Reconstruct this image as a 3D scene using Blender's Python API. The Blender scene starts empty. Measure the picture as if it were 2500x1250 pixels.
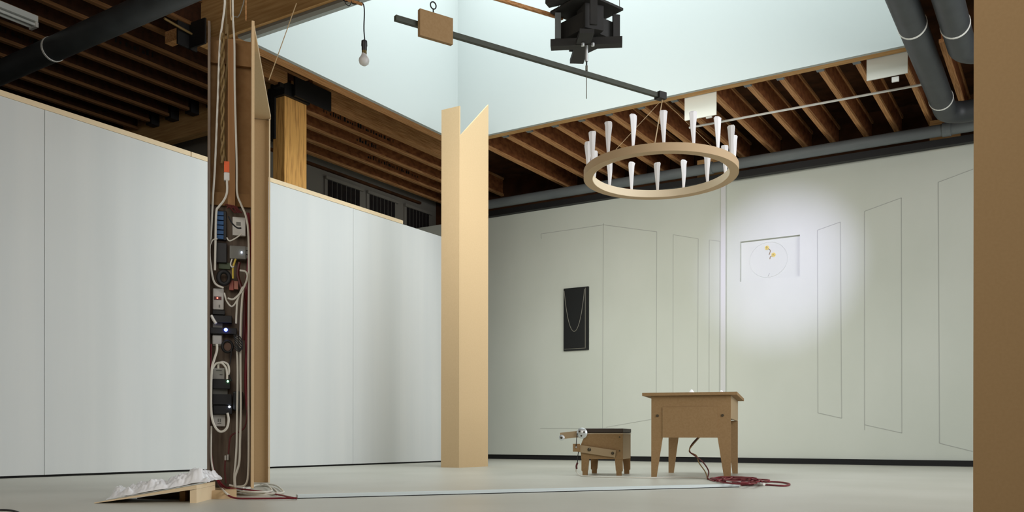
import bpy, bmesh, math, random
from mathutils import Vector, Matrix
random.seed(7)
S = bpy.context.scene
COL = S.collection

# ------------------------------------------------------------------ camera
FPX = 2186.0; YAW = math.radians(32.06); HC = 0.36; HOR = 1068.0
VX, VY = -math.sin(YAW), math.cos(YAW)
RX, RY = math.cos(YAW), math.sin(YAW)
cam = bpy.data.cameras.new('camera'); co = bpy.data.objects.new('camera', cam); COL.objects.link(co)
cam.sensor_width = 36; cam.lens = 36*FPX/2500; cam.shift_y = (HOR-625)/2500
cam.clip_start = 0.02; cam.clip_end = 200
co.location = (0, 0, HC); co.rotation_euler = (math.radians(90), 0, YAW)
co.matrix_world = Matrix.Translation((0,0,HC)) @ Matrix.Rotation(YAW,4,'Z') @ Matrix.Rotation(math.radians(90),4,'X') @ Matrix.Rotation(math.radians(0.085),4,'Z')
S.camera = co

# ------------------------------------------------------------------ world, lights, exposure
w = bpy.data.worlds.new('overcast_sky'); S.world = w; w.use_nodes = True
bg = w.node_tree.nodes['Background']; bg.inputs[0].default_value = (0.80, 0.92, 1.0, 1); bg.inputs[1].default_value = 0.6
def area(name, loc, rot, sx, sy, power, col):
    l = bpy.data.lights.new(name, 'AREA'); l.shape = 'RECTANGLE'; l.size = sx; l.size_y = sy; l.energy = power; l.color = col
    o = bpy.data.objects.new(name, l); COL.objects.link(o); o.location = loc; o.rotation_euler = rot; return o
sky_l = area('skylight_daylight', (-4.3, 8.2, 6.95), (0, 0, 0), 5.4, 3.5, 235, (0.90, 0.97, 1.0))
side_l = area('gallery_window_daylight', (3.6, 7.4, 2.9), (0, 0, 0), 7.6, 4.2, 390, (0.95, 0.97, 1.0))
side_l.rotation_euler = (Vector((-8.0, 10.2, 1.8))-side_l.location).to_track_quat('-Z', 'Y').to_euler()
near_l = area('unseen_room_fill', (-2.0, 0.0, 4.5), (0, 0, 0), 6, 5, 158, (1.0, 0.95, 0.87))  # added soft fill from behind the camera, source unseen
near_l.rotation_euler = (Vector((-4.0, 9.0, 1.5))-near_l.location).to_track_quat('-Z', 'Y').to_euler()
fill_l = area('added_wall_fill', (-3.2, 5.7, 4.25), (0, 0, 0), 2.4, 1.0, 34, (1.0, 0.98, 0.92))  # added above the frame to brighten the back wall
fill_l.rotation_euler = (Vector((-5.9, 12.6, 2.2))-fill_l.location).to_track_quat('-Z', 'Y').to_euler(); fill_l.data.spread = math.radians(72)
spot = bpy.data.lights.new('projector_beam', 'SPOT'); spot.energy = 1500; spot.color = (0.66, 0.64, 1.0)
spot.spot_size = math.radians(19.5); spot.spot_blend = 1.0; spot.shadow_soft_size = 0.05
spo = bpy.data.objects.new('projector_beam', spot); COL.objects.link(spo)
spo.location = (-2.0, 5.2, 4.3)
S.view_settings.view_transform = 'Standard'; S.view_settings.look = 'None'
S.view_settings.exposure = 0.35; S.view_settings.gamma = 1.0; S.view_settings.use_curve_mapping = False

# ------------------------------------------------------------------ survey helper: world point from a sighted direction and one known distance
def P(px, py, X=None, Y=None, Z=None, D=None):
    t = (px-1250)/FPX; s = (HOR+(px-1250)*0.0015-py)/FPX
    dx = VX+RX*t; dy = VY+RY*t
    if X is not None: D = X/dx
    elif Y is not None: D = Y/dy
    elif Z is not None: D = (Z-HC)/s
    return Vector((dx*D, dy*D, HC+s*D))
spo.rotation_euler = (P(1905, 655, Y=12.68)-spo.location).to_track_quat('-Z', 'Y').to_euler()

# ------------------------------------------------------------------ materials
def lin(c):
    def f(u):
        u /= 255.0
        return u/12.92 if u <= 0.04045 else ((u+0.055)/1.055)**2.4
    return (f(c[0]), f(c[1]), f(c[2]), 1)
def mat(name, c, rough=0.6, metal=0.0, c2=None, scale=8.0, stretch=(1,1,1), bump=0.0, detail=4.0, emit=None, lo=0.35, hi=0.65, coords='Object', spec=0.5):
    m = bpy.data.materials.new(name); m.use_nodes = True; nt = m.node_tree; b = nt.nodes['Principled BSDF']
    b.inputs['Roughness'].default_value = rough; b.inputs['Metallic'].default_value = metal
    b.inputs['Specular IOR Level'].default_value = spec
    b.inputs['Base Color'].default_value = lin(c)
    if c2 is not None or bump:
        tc = nt.nodes.new('ShaderNodeTexCoord'); mp = nt.nodes.new('ShaderNodeMapping'); mp.inputs['Scale'].default_value = stretch
        nz = nt.nodes.new('ShaderNodeTexNoise'); nz.inputs['Scale'].default_value = scale; nz.inputs['Detail'].default_value = detail
        nt.links.new(tc.outputs[coords], mp.inputs[0]); nt.links.new(mp.outputs[0], nz.inputs['Vector'])
        if c2 is not None:
            r = nt.nodes.new('ShaderNodeValToRGB'); r.color_ramp.elements[0].position = lo; r.color_ramp.elements[1].position = hi
            r.color_ramp.elements[0].color = lin(c); r.color_ramp.elements[1].color = lin(c2)
            nt.links.new(nz.outputs['Fac'], r.inputs[0]); nt.links.new(r.outputs[0], b.inputs['Base Color'])
        if bump:
            bp = nt.nodes.new('ShaderNodeBump'); bp.inputs['Strength'].default_value = bump; bp.inputs['Distance'].default_value = 0.01
            nt.links.new(nz.outputs['Fac'], bp.inputs['Height']); nt.links.new(bp.outputs[0], b.inputs['Normal'])
    if emit:
        b.inputs['Emission Color'].default_value = lin(emit[0]); b.inputs['Emission Strength'].default_value = emit[1]
    return m
M = {}
M['white'] = mat('painted_drywall_white', (222,224,222), 0.85, c2=(216,219,218), scale=0.6, stretch=(6,6,0.3), spec=0.2)
M['white_back'] = mat('painted_back_wall', (205,208,197), 0.85, c2=(198,202,190), scale=0.8, stretch=(1,1,0.6), spec=0.2)
M['shaft'] = mat('skylight_shaft_paint', (176,182,179), 0.9, spec=0.2)
M['dim_wall'] = mat('brown_grey_wall', (150,140,126), 0.9)
M['pencil'] = mat('pencil_line', (172,174,166), 0.9)
M['concrete'] = mat('polished_concrete', (178,176,163), 0.40, c2=(192,190,178), scale=0.9, detail=8, lo=0.3, hi=0.7, bump=0.02)
M['black_gap'] = mat('black_recess', (10,9,8), 0.8)
M['mdf'] = mat('mdf_board', (176,145,104), 0.75, c2=(179,148,107), scale=110, detail=2, spec=0.2)
M['mdf_table'] = mat('mdf_furniture_board', (150,121,84), 0.75, c2=(156,127,90), scale=60, detail=2, spec=0.2)
M['mdf_side'] = mat('mdf_side_board', (170,148,116), 0.75, spec=0.2)
M['mdf_pillar'] = mat('mdf_pillar_board', (206,178,138), 0.75, c2=(209,181,141), scale=60, detail=3, spec=0.2)
M['ring'] = mat('ring_fibreboard', (196,170,136), 0.75, spec=0.2)
M['strip'] = mat('edge_strip_paint', (210,210,208), 0.85, spec=0.2)
M['lining'] = mat('pale_veneer_lining', (250,232,200), 0.6)
M['mdf_edge'] = mat('pale_ply_edge', (235,212,175), 0.7)
M['kraft'] = mat('raw_board_brown', (150,116,78), 0.85, c2=(140,107,70), scale=20, spec=0.2)
M['lumber'] = mat('construction_lumber', (206,156,106), 0.75, c2=(160,110,64), scale=6, stretch=(14,0.6,14), spec=0.25)
M['lumber_x'] = mat('lumber_grain_along_x', (200,158,104), 0.75, c2=(176,132,80), scale=3, stretch=(0.8,10,14), spec=0.25)
M['batten'] = mat('batten_pine', (158,118,80), 0.8, spec=0.2)
M['post'] = mat('weathered_laminated_post', (226,172,98), 0.7, c2=(150,100,52), scale=9, stretch=(7,7,0.35), lo=0.5, hi=0.75, bump=0.3, spec=0.25)
M['lumber_shade'] = mat('shade_darkened_lumber', (128,90,54), 0.8, c2=(100,68,40), scale=6, stretch=(14,0.6,14), spec=0.2)  # flange colour darkened to paint in the shade over the left joists
M['osb_shade'] = mat('shade_darkened_osb_web', (66,38,22), 0.85, c2=(48,28,16), scale=14, spec=0.2)  # web colour darkened likewise, shade put into the colour
M['osb'] = mat('osb_web', (158,100,60), 0.8, c2=(122,72,42), scale=14, stretch=(1,0.7,1.2), spec=0.2)
M['deck'] = mat('dark_subfloor', (84,54,34), 0.9, c2=(60,40,26), scale=4, spec=0.1)
M['steel_black'] = mat('black_steel', (16,15,15), 0.6)
M['steel_grey'] = mat('grey_painted_steel', (112,118,118), 0.5, c2=(96,102,104), scale=3, stretch=(0.4,1,1))
M['duct'] = mat('dark_grey_insulated_duct', (54,58,60), 0.5, c2=(47,50,52), scale=5)
M['band'] = mat('pale_clamp_band', (225,225,218), 0.4)
M['white_plastic'] = mat('white_plastic', (214,212,206), 0.45)
M['white_cable'] = mat('white_cable_jacket', (212,208,196), 0.5)
M['grey_plastic'] = mat('grey_plastic', (120,120,114), 0.5)
M['black_plastic'] = mat('black_plastic', (18,18,22), 0.45)
M['blue_plastic'] = mat('blue_terminal_plastic', (30,86,140), 0.5)
M['green_board'] = mat('circuit_board', (84,98,70), 0.5)
M['red_cable'] = mat('dark_red_cable', (112,20,32), 0.5)
M['dark_red'] = mat('maroon_cable', (84,24,22), 0.5)
M['orange'] = mat('orange_plastic', (226,92,30), 0.5)
M['yellow'] = mat('yellow_wire', (196,170,60), 0.5)
M['brown_cable'] = mat('olive_brown_cable', (128,104,62), 0.6)
M['black_cord'] = mat('black_cord', (20,20,22), 0.6)
M['greywood'] = mat('grey_stained_board', (122,108,94), 0.8, c2=(96,84,74), scale=7, stretch=(6,6,0.5), spec=0.2)
M['black_wood'] = mat('black_stained_wood', (36,35,32), 0.65, c2=(28,27,25), scale=8)
M['rod'] = mat('dark_olive_rod', (64,68,56), 0.6, c2=(52,56,46), scale=10)
M['chrome'] = mat('brushed_chrome', (214,218,218), 0.38, metal=0.85)
M['bolt'] = mat('dark_bolt', (84,76,62), 0.4, metal=0.8)
M['card'] = mat('off_white_card', (214,214,204), 0.8)
M['paper'] = mat('white_paper', (250,250,252), 0.8)
M['thread'] = mat('pale_cord', (196,170,130), 0.8)
M['strand'] = mat('grey_chain_line', (112,110,98), 0.6)
M['slate'] = mat('black_panel', (14,16,15), 0.55)
M['cushion'] = mat('dark_brown_cushion', (60,48,38), 0.6)
M['trunk'] = mat('pale_blue_cable_trunking', (206,216,216), 0.5)
M['bulb'] = mat('frosted_bulb', (206,206,204), 0.35)
M['brass'] = mat('aged_brass_socket', (112,98,58), 0.4, metal=0.6)
M['glass_dark'] = mat('dark_window_glass', (40,38,38), 0.15)
M['frame_grey'] = mat('grey_window_paint', (128,124,115), 0.8)
M['tube'] = mat('unlit_tube', (220,224,220), 0.4)
M['led_blue'] = mat('blue_led', (60,80,255), 0.4, emit=((70,90,255), 14))
M['led_green'] = mat('green_led', (150,255,170), 0.4, emit=((160,255,180), 5))
M['led_white'] = mat('white_led', (220,235,255), 0.4, emit=((215,230,255), 5))
M['led_red'] = mat('red_led', (255,120,100), 0.4, emit=((255,110,90), 3))
M['red_lens'] = mat('red_lens', (90,10,14), 0.3)
M['flower'] = mat('yellow_blossom', (228,206,120), 0.8)
pm = mat('crumpled_plastic_film', (246,248,250), 0.3)
M['film'] = pm

# ------------------------------------------------------------------ mesh helpers (world coordinates)
class MB:
    def __init__(s): s.v = []; s.f = []
    def add(s, vs, fs):
        n = len(s.v); s.v += [Vector(p) for p in vs]; s.f += [tuple(i+n for i in f) for f in fs]; return s
    def hexa(s, p):            # 8 points: bottom ring 0-3, top ring 4-7
        return s.add(p, [(3,2,1,0),(4,5,6,7),(0,1,5,4),(1,2,6,5),(2,3,7,6),(3,0,4,7)])
    def box(s, x0,x1,y0,y1,z0,z1):
        return s.hexa([(x0,y0,z0),(x1,y0,z0),(x1,y1,z0),(x0,y1,z0),(x0,y0,z1),(x1,y0,z1),(x1,y1,z1),(x0,y1,z1)])
    def obox(s, c, ux, uy, uz, sx, sy, sz):   # oriented box: centre, unit axes, full sizes
        c = Vector(c); ux=Vector(ux)*sx/2; uy=Vector(uy)*sy/2; uz=Vector(uz)*sz/2
        return s.hexa([c-ux-uy-uz, c+ux-uy-uz, c+ux+uy-uz, c-ux+uy-uz, c-ux-uy+uz, c+ux-uy+uz, c+ux+uy+uz, c-ux+uy+uz])
    def prism(s, poly, d):     # polygon extruded by vector d
        d = Vector(d); n = len(poly); a = [Vector(p) for p in poly]; b = [p+d for p in a]
        fs = [tuple(range(n-1,-1,-1)), tuple(range(n,2*n))]+[(i,(i+1)%n,(i+1)%n+n,i+n) for i in range(n)]
        return s.add(a+b, fs)
    def tube(s, pts, r, n=6, smooth=True, closed=False):
        pts = [Vector(p) for p in pts]
        if smooth and len(pts) > 2: pts = catmull(pts, closed)
        rings = []; prev = None; L = len(pts)
        for i, p in enumerate(pts):
            if closed: t = pts[(i+1)%L]-pts[i-1]
            else: t = pts[min(i+1,L-1)]-pts[max(i-1,0)]
            if t.length < 1e-9: t = Vector((0,0,1))
            t.normalize()
            if prev is None:
                a = Vector((0,0,1)) if abs(t.z) < .9 else Vector((1,0,0)); u = t.cross(a).normalized()
            else:
                u = (prev - t*prev.dot(t))
                u = u.normalized() if u.length > 1e-6 else t.orthogonal().normalized()
            prev = u; w_ = t.cross(u)
            rr = r[i] if isinstance(r, (list,tuple)) and len(r)==L else (r if not isinstance(r,(list,tuple)) else r[0])
            rings.append([p+u*rr*math.cos(2*math.pi*k/n)+w_*rr*math.sin(2*math.pi*k/n) for k in range(n)])
        vs = [q for ring in rings for q in ring]; fs = []
        for i in range(L if closed else L-1):
            j = (i+1)%L
            for k in range(n): fs.append((i*n+k, i*n+(k+1)%n, j*n+(k+1)%n, j*n+k))
        if not closed: fs += [tuple(range(n-1,-1,-1)), tuple((L-1)*n+k for k in range(n))]
        return s.add(vs, fs)
    def lathe(s, c, prof, n=20, axis=(0,0,1)):   # prof: (radius, height along axis)
        c = Vector(c); ax = Vector(axis).normalized(); u = ax.orthogonal().normalized(); w_ = ax.cross(u); vs=[]; fs=[]
        for r_, h_ in prof:
            for k in range(n):
                a = 2*math.pi*k/n; vs.append(c+ax*h_+(u*math.cos(a)+w_*math.sin(a))*r_)
        for i in range(len(prof)-1):
            for k in range(n): fs.append((i*n+k, i*n+(k+1)%n, (i+1)*n+(k+1)%n, (i+1)*n+k))
        fs += [tuple(range(n-1,-1,-1)), tuple((len(prof)-1)*n+k for k in range(n))]
        return s.add(vs, fs)
    def cyl(s, c, axis, r, h, n=16): return s.lathe(c, [(r,0),(r,h)], n, axis)
    def build(s, name, m, parent=None, smooth=False, loc=None, bevel=0.0):
        base = Vector((0,0,0))
        if parent is not None: base = parent.get('_w') and Vector(parent['_w']) or Vector((0,0,0))
        if loc is None:
            if parent is None and s.v:
                xs=[p.x for p in s.v]; ys=[p.y for p in s.v]; zs=[p.z for p in s.v]
                loc = Vector(((min(xs)+max(xs))/2,(min(ys)+max(ys))/2,min(zs)))
            else: loc = base.copy()
        loc = Vector(loc)
        me = bpy.data.meshes.new(name); me.from_pydata([tuple(p-loc) for p in s.v], [], s.f); me.materials.append(m)
        bm = bmesh.new(); bm.from_mesh(me); bmesh.ops.recalc_face_normals(bm, faces=bm.faces); bm.to_mesh(me); bm.free()
        if smooth:
            for p in me.polygons: p.use_smooth = True
            me.set_sharp_from_angle(angle=math.radians(50))
        o = bpy.data.objects.new(name, me); COL.objects.link(o)
        if parent is not None: o.parent = parent; o.location = loc-base
        else: o.location = loc
        o['_w'] = tuple(loc)
        if bevel:
            b = o.modifiers.new('bevel', 'BEVEL'); b.width = bevel; b.segments = 2; b.limit_method = 'ANGLE'
        return o
def catmull(pts, closed=False, n=6):
    out = []; L = len(pts)
    rng = range(L if closed else L-1)
    for i in rng:
        if closed: p0,p1,p2,p3 = pts[i-1],pts[i],pts[(i+1)%L],pts[(i+2)%L]
        else: p0,p1,p2,p3 = pts[max(i-1,0)],pts[i],pts[i+1],pts[min(i+2,L-1)]
        for k in range(n):
            t = k/n
            out.append(0.5*((2*p1)+(p2-p0)*t+(2*p0-5*p1+4*p2-p3)*t*t+(3*p1-p0-3*p2+p3)*t*t*t))
    if not closed: out.append(pts[-1])
    return out
def thing(name, label, cat, loc, group=None):
    o = bpy.data.objects.new(name, None); COL.objects.link(o); o.location = loc; o['label']=label; o['category']=cat
    o['_w'] = tuple(loc); o.empty_display_size = 0.05
    if group: o['group'] = group
    return o
def tag(o, label, cat, group=None):
    o['label']=label; o['category']=cat
    if group: o['group']=group
    return o
def struct(o): o['kind']='structure'; return o
def dup_mesh(src, parent, loc):       # copy sharing mesh data, placed at world loc
    o = src.copy(); COL.objects.link(o); o.parent = parent
    b = Vector(parent['_w']) if parent is not None else Vector((0,0,0))
    o.location = Vector(loc)-b; o['_w'] = tuple(loc); return o
Zv = Vector((0,0,1))

# ================================================================== STRUCTURE
struct(MB().box(-16, 5, -6, 14.6, -0.2, 0).build('floor', M['concrete']))

# --- left partition wall (surface X = -7.8)
WL = -7.8
wl = struct(MB().box(WL-0.12, WL-0.02, -3.0, 10.66, 0.05, 3.285).build('wall_left', M['white']))
for y0, y1 in ((-3.0, 0.5), (0.503, 4.566), (4.572, 8.62), (8.625, 10.66)):
    MB().box(WL-0.02, WL, y0, y1, 0.02, 3.285).build('wall_panel', M['white'], wl)
MB().box(WL-0.11, WL-0.02, -3.0, 10.6, 0.0, 0.05).build('black_base_strip', M['black_gap'], wl)
MB().box(WL-0.13, WL+0.004, -3.0, 6.15-0.02, 3.287, 3.335).build('top_cap_board', M['mdf_edge'], wl)
MB().box(WL-0.13, WL+0.004, 6.15-0.01, 9.62, 3.287, 3.335).build('top_cap_board', M['mdf_edge'], wl)

# --- back wall
wb = struct(MB().box(-11.3, 5, 12.74, 12.84, 0.0, 4.08).build('wall_back', M['white_back']))
SEAM = P(1771, 800, Y=12.6).x
MB().box(-10.0, SEAM, 12.6, 12.74, 0.075, 4.08).build('wall_panel', M['white_back'], wb)
NX0, NX1 = P(1806,640,Y=12.66).x, P(1952,640,Y=12.66).x
NZ1, NZ0 = P(1806,590,Y=12.66).z, P(1806,688,Y=12.66).z
(MB().box(SEAM, NX0, 12.66, 12.74, 0.075, 4.08).box(NX1, 5, 12.66, 12.74, 0.075, 4.08)
 .box(NX0, NX1, 12.66, 12.74, 0.075, NZ0).box(NX0, NX1, 12.66, 12.74, NZ1, 4.08)).build('wall_panel', M['white_back'], wb)
struct(MB().box(-10.0, 5, 12.62, 12.74, 0.0, 0.073).build('shade_gap_back', M['black_gap']))  # black strip painted in for the shaded gap under the panels
MB().box(SEAM-.068, SEAM, 12.588, 12.5995, 0.075, 4.05).build('edge_strip', M['strip'], wb)
def pline(pts, Yp, wid=0.009):
    m = MB()
    for a, b in zip(pts, pts[1:]):
        A = P(*a, Y=Yp); B = P(*b, Y=Yp); d = (B-A); L = d.length; d.normalize()
        m.obox((A+B)/2-Vector((0,0.0015,0)), d, (0,1,0), d.cross(Vector((0,1,0))), L, 0.003, wid)
    return m.build('pencil_line', M['pencil'], wb)
LY, RYP = 12.6, 12.66
pline([(1321,583),(1320,571),(1473,549),(1603,566),(1602,1000)], LY)
pline([(1472.5,545),(1471,1046)], LY)
pline([(1319,1046),(1500,1046)], LY, .007); pline([(1480,1043),(1600,1022)], LY, .007)
pline([(1643,1000),(1643,573),(1704,583),(1703,1000)], LY, .007)
pline([(1731,1000),(1731,586),(1757,589),(1756,1000)], LY, .007)
pline([(1774,592),(1773,1000)], RYP, .005)
pline([(1995,562),(2051,542),(2055,1021),(1997,1008),(1995,562)], RYP)
pline([(2111,1050),(2110,516),(2200,483),(2202,1057),(2111,1037)], RYP)
pline([(2375,413),(2290,445),(2294,1082),(2375,1102)], RYP)

# --- other enclosing walls
struct(MB().box(4.0, 4.15, -5, 12.6, 0, 4.9).build('wall_right', M['dim_wall']))
struct(MB().box(-12, 4.15, -5.15, -5, 0, 4.9).build('wall_near', M['dim_wall']))
wo = struct(MB().box(-10.15, -10.0, 8.15, 13.4, 0, 5.0).build('wall_outer', M['frame_grey']))
struct(MB().box(-11.55, -11.4, -5, 8.3, 0, 5.0).build('wall_side', M['frame_grey']))
struct(MB().box(-11.4, -10.15, 8.15, 8.3, 0, 5.0).build('wall_return', M['frame_grey']))
struct(MB().box(-10.15, 5, 13.3, 13.4, 3.0, 5.0).build('wall_void', M['deck']))
MB().box(-9.999, -9.95, 9.0, 12.8, 4.56, 4.60).build('window_head_rail', M['deck'], wo)
# outer windows: barred
for i,(xa, xb) in enumerate(((797, 876), (899, 962), (990, 1045))):
    ya = P(xa, 500, X=-9.98).y; yb = P(xb, 500, X=-9.98).y
    wz0, wz1 = 3.2, 4.42
    wi = MB().box(-10.0, -9.97, ya-0.05, yb+0.05, wz0, wz1+0.05).build('window_%d' % (i+1), M['frame_grey'])
    struct(wi)
    n = 7
    for k in range(n):
        a = ya+(yb-ya)*k/n; b = ya+(yb-ya)*(k+1)/n
        MB().box(-9.969, -9.955, a+0.012, b-0.012, wz0, wz1).build('pane', M['glass_dark'], wi)
    MB().box(-9.969, -9.93, ya-0.06, yb+0.06, wz1+0.0, wz1+0.05).build('window_frame', M['frame_grey'], wi)

# --- ceiling deck with the skylight opening
OX0, OX1, OY0, OY1, HT = -7.15, -1.48, 6.35, 10.0, 4.42
cl = struct(MB().box(-12, OX0-.1, -5.2, 13.4, 4.92, 5.02).box(OX1+.1, 5, -5.2, 13.4, 4.92, 5.02)
            .box(OX0-.1, OX1+.1, -5.2, OY0-.1, 4.92, 5.02).box(OX0-.1, OX1+.1, OY1+.1, 13.4, 4.92, 5.02).build('ceiling', M['deck']))
SH = 7.05
struct(MB().box(OX0-0.05, OX0, OY0, OY1, HT, SH).build('wall_shaft_left', M['shaft']))
struct(MB().box(OX0-0.05, OX1+0.05, OY1, OY1+0.05, HT, SH).build('wall_shaft_back', M['shaft']))
struct(MB().box(OX1, OX1+0.05, OY0, OY1, HT, SH).build('wall_shaft_right', M['shaft']))
struct(MB().box(OX0-0.05, OX1+0.05, OY0-0.05, OY0, HT, SH).build('wall_shaft_near', M['shaft']))
# headers / edge trims round the opening
struct(MB().box(OX0-.05, OX1+.12, OY1+.05, OY1+.16, HT, HT+.4).build('trim_1', M['lumber_x']))
struct(MB().box(OX0-.19, OX0-.05, OY0-.1, OY1+.16, HT, HT+.38).build('trim_2', M['lumber']))
struct(MB().box(OX1+.05, OX1+.14, OY0, OY1+.05, HT, HT+.4).build('trim_3', M['lumber']))
struct(MB().box(-7.75, OX1+.14, OY0-.16, OY0-.05, HT+.03, 4.92).build('trim_4', M['lumber_x']))
struct(MB().box(OX0-.05, OX1+.05, OY0-.12, OY0-.05, HT, HT+.029).build('trim_5', M['frame_grey']))

# --- joists: I-section, web + bottom flange, children of the ceiling
def joist_pair(y0, y1, zb, h=0.32, shaded=False):
    L = y1-y0
    a = MB().box(-.008, .008, 0, L, .035, h).build('joist', M['osb_shade' if shaded else 'osb'], None, loc=(0,0,0))
    f = MB().box(-.028, .028, 0, L, 0, .036).box(-.028, .028, 0, L, h-.036, h).build('joist_flange', M['lumber_shade' if shaded else 'lumber'], None, loc=(0,0,0))
    return a, f
def joists(xs, y0, y1, zb, first=None, h=0.32, shaded=False):
    src, fl = joist_pair(y0, y1, zb, h, shaded)
    out = []
    for i, x in enumerate(xs):
        if i == 0: a, f = src, fl
        else: a = src.copy(); f = fl.copy(); COL.objects.link(a); COL.objects.link(f)
        b = Vector(cl['_w'])
        a.parent = cl; a.location = Vector((x, y0, zb))-b; a['_w'] = (x, y0, zb)
        f.parent = a; f.location = (0,0,0); out.append(a)
    return out
XB = [-7.0,-6.52,-6.14,-5.75,-5.36,-4.97,-4.53,-4.09,-3.64,-3.195,-2.82,-2.38,-1.995,-1.57,-1.15,-.75]
jb = joists(XB, OY1+.17, 13.2, HT+.02)
XL = [-7.72-.405*k for k in range(10)]
jl = joists(XL, -3.0, 7.73, 4.6, shaded=True)  # left set takes the darkened copies that imitate shade
XF = [-8.5-.4*k for k in range(4)]
jf = joists(XF, 8.2, 13.25, 4.6)
jr = joists([-.75,-.35,.05,.45,.85], -3, OY1+.17, HT+.02)
# hangers: black steel shoes
hsrc = None
for x in XL[1:8]:
    if hsrc is None:
        hsrc = MB().box(x-.06, x+.06, 7.62, 7.745, 4.57, 4.9).build('joist_hanger', M['steel_black'], cl, loc=(x,7.7,4.57))
        hx = x
    else: dup_mesh(hsrc, cl, (x, 7.7, 4.57))
for x in XB[1:14]:
    MB().box(x-.04, x+.04, OY1+.165, OY1+.26, HT+.012, HT+.33).build('joist_hanger', M['steel_grey'], cl, loc=(x,OY1+.2,HT))
# strokes of illegible ink stamp on some webs
for j, y0s, n in ((jf[0], 8.8, 26), (jf[2], 10.6, 22), (jf[1], 9.9, 8), (jl[3], 5.6, 16), (jl[5], 5.0, 16)):
    m = MB(); wx, wy, wz = j['_w']; y = y0s
    for k in range(n):
        hh = random.choice((.03,.045,.06)); m.box(wx+.009, wx+.011, y, y+random.choice((.012,.02,.034)), wz+.1, wz+.1+hh)
        y += random.uniform(.04,.075)
    m.build('ink_stamp', M['black_gap'], j)

# --- beams and post (left)
bl = tag(MB().box(-11.3, -8.31, 7.75, 7.88, 4.34, 4.9).build('timber_beam', M['lumber_x']), 'pale cross beam above the left white wall that the dark joists hang from', 'beam')
lv = tag(MB().box(-8.14, -8.02, 8.12, 11.3, 4.58, 4.91).build('timber_beam', M['lumber']), 'long laminated beam running from the wooden post along the skylight edge', 'beam')
pt = thing('timber_post', 'weathered yellow timber post with black steel saddle behind the white wall', 'post', (-8.2, 7.93, 0))
MB().box(-8.30, -8.10, 7.73, 8.10, 0, 4.5).build('shaft', M['post'], pt, bevel=.006)
MB().box(-8.30, -8.06, 7.69, 8.115, 4.5, 4.66).box(-8.02,-7.99,7.80,8.42,4.50,4.74).build('steel_saddle', M['steel_black'], pt)
MB().box(-8.36, -8.315, 7.70, 7.90, 4.0, 4.62).box(-8.32,-8.24,7.70,7.725,4.0,4.5).build('steel_strap', M['steel_black'], pt)
tag(MB().box(-8.14,-8.0, 7.1, 7.68, 4.62, 4.85).build('timber_block', M['lumber']), 'short brown timber block with rounded end left of the post saddle', 'block')

q = P(478, 55, Z=4.6)
bk = thing('steel_bracket', 'black steel bracket under the joists left of the column top', 'bracket', (q.x, q.y, 4.3))
MB().box(q.x-.13, q.x+.13, q.y, q.y+.02, 4.36, 4.62).box(q.x-.13, q.x-.11, q.y-.14, q.y+.1, 4.36, 4.62).build('plate', M['steel_black'], bk)
MB().box(q.x-.42, q.x-.135, q.y-.06, q.y+.03, 4.46, 4.58).build('timber_stub', M['lumber'], bk)
# --- back beam, pipe, blocks
PX0 = P(1128, 500, Y=12.4).x
tag(MB().box(PX0, 5, 12.50, 12.60, 4.06, 4.15).build('steel_channel', M['steel_black']), 'dark steel channel along the top of the back wall', 'channel')
pp = thing('steel_pipe', 'long grey steel pipe above the back wall', 'pipe', (-3, 12.4, 4.15))
MB().tube([(PX0,12.42,4.235),(5,12.42,4.235)], .075, 16, smooth=False).build('tube', M['steel_grey'], pp, smooth=True)
for px in (2310, 1730):
    x = P(px, 320, Y=12.4).x
    MB().cyl((x-.05,12.42,4.235),(1,0,0),.088,.1,16).build('coupling', M['steel_grey'], pp, smooth=True)
for px0, px1, lab in ((2268, 2342, 'wooden block behind the grey pipe, next to the right duct elbow'), (1700, 1768, 'wooden block behind the grey pipe, seen through the hanging ring')):
    x0 = P(px0, 300, Y=12.6).x; x1 = P(px1, 300, Y=12.6).x
    tag(MB().box(x0, x1, 12.62, 12.72, 4.09, 4.44).build('timber_block', M['lumber_x']), lab, 'block')

# --- ducts
def band_ring(c, axis, r, parent):
    MB().lathe(Vector(c)-Vector(axis).normalized()*.012, [(r,0),(r+.006,0.002),(r+.006,.024),(r,.026)], 28, axis).build('clamp_band', M['band'], parent, smooth=True)
d0 = thing('ventilation_duct', 'long black duct crossing under the left ceiling joists', 'duct', (-9, 5.1, 4.07))
MB().tube([(-12,5.22,4.2),(-3.5,4.93,4.2)], .115, 28, smooth=False).build('duct_tube', M['duct'], d0, smooth=True)
q = P(122, 118, Z=4.2); band_ring((q.x, 5.22-(q.x+12)*.034, 4.2), (1,-.034,0), .115, d0)
def elbow_duct(x, y0, yend, lab, r, bands, z=4.2):
    d = thing('ventilation_duct', lab, 'duct', (x, yend, z-r))
    R = .22; pts = [Vector((x,y0,z)), Vector((x,yend-R,z))]
    for k in range(1, 9):
        a = math.pi/2*k/8; pts.append(Vector((x+R-R*math.cos(a), yend-R+R*math.sin(a), z)))
    pts.append(Vector((x+4.0, yend, z)))
    MB().tube(pts, r, 28, smooth=False).build('duct_tube', M['duct'], d, smooth=True)
    for yb in bands: band_ring((x, yb, z), (0,1,0), r, d)
    return d
elbow_duct(-1.27, 1.5, 11.75, 'dark grey duct beside the skylight, longer of the two on the right', .125, (P(2225,50,Z=4.2).y+.1, P(2290,235,Z=4.2).y+.1))
elbow_duct(-.93, 1.5, 9.98, 'shorter dark grey duct turning towards the right-hand brown slab', .125, (P(2325,50,Z=4.2).y+.1,))
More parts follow.
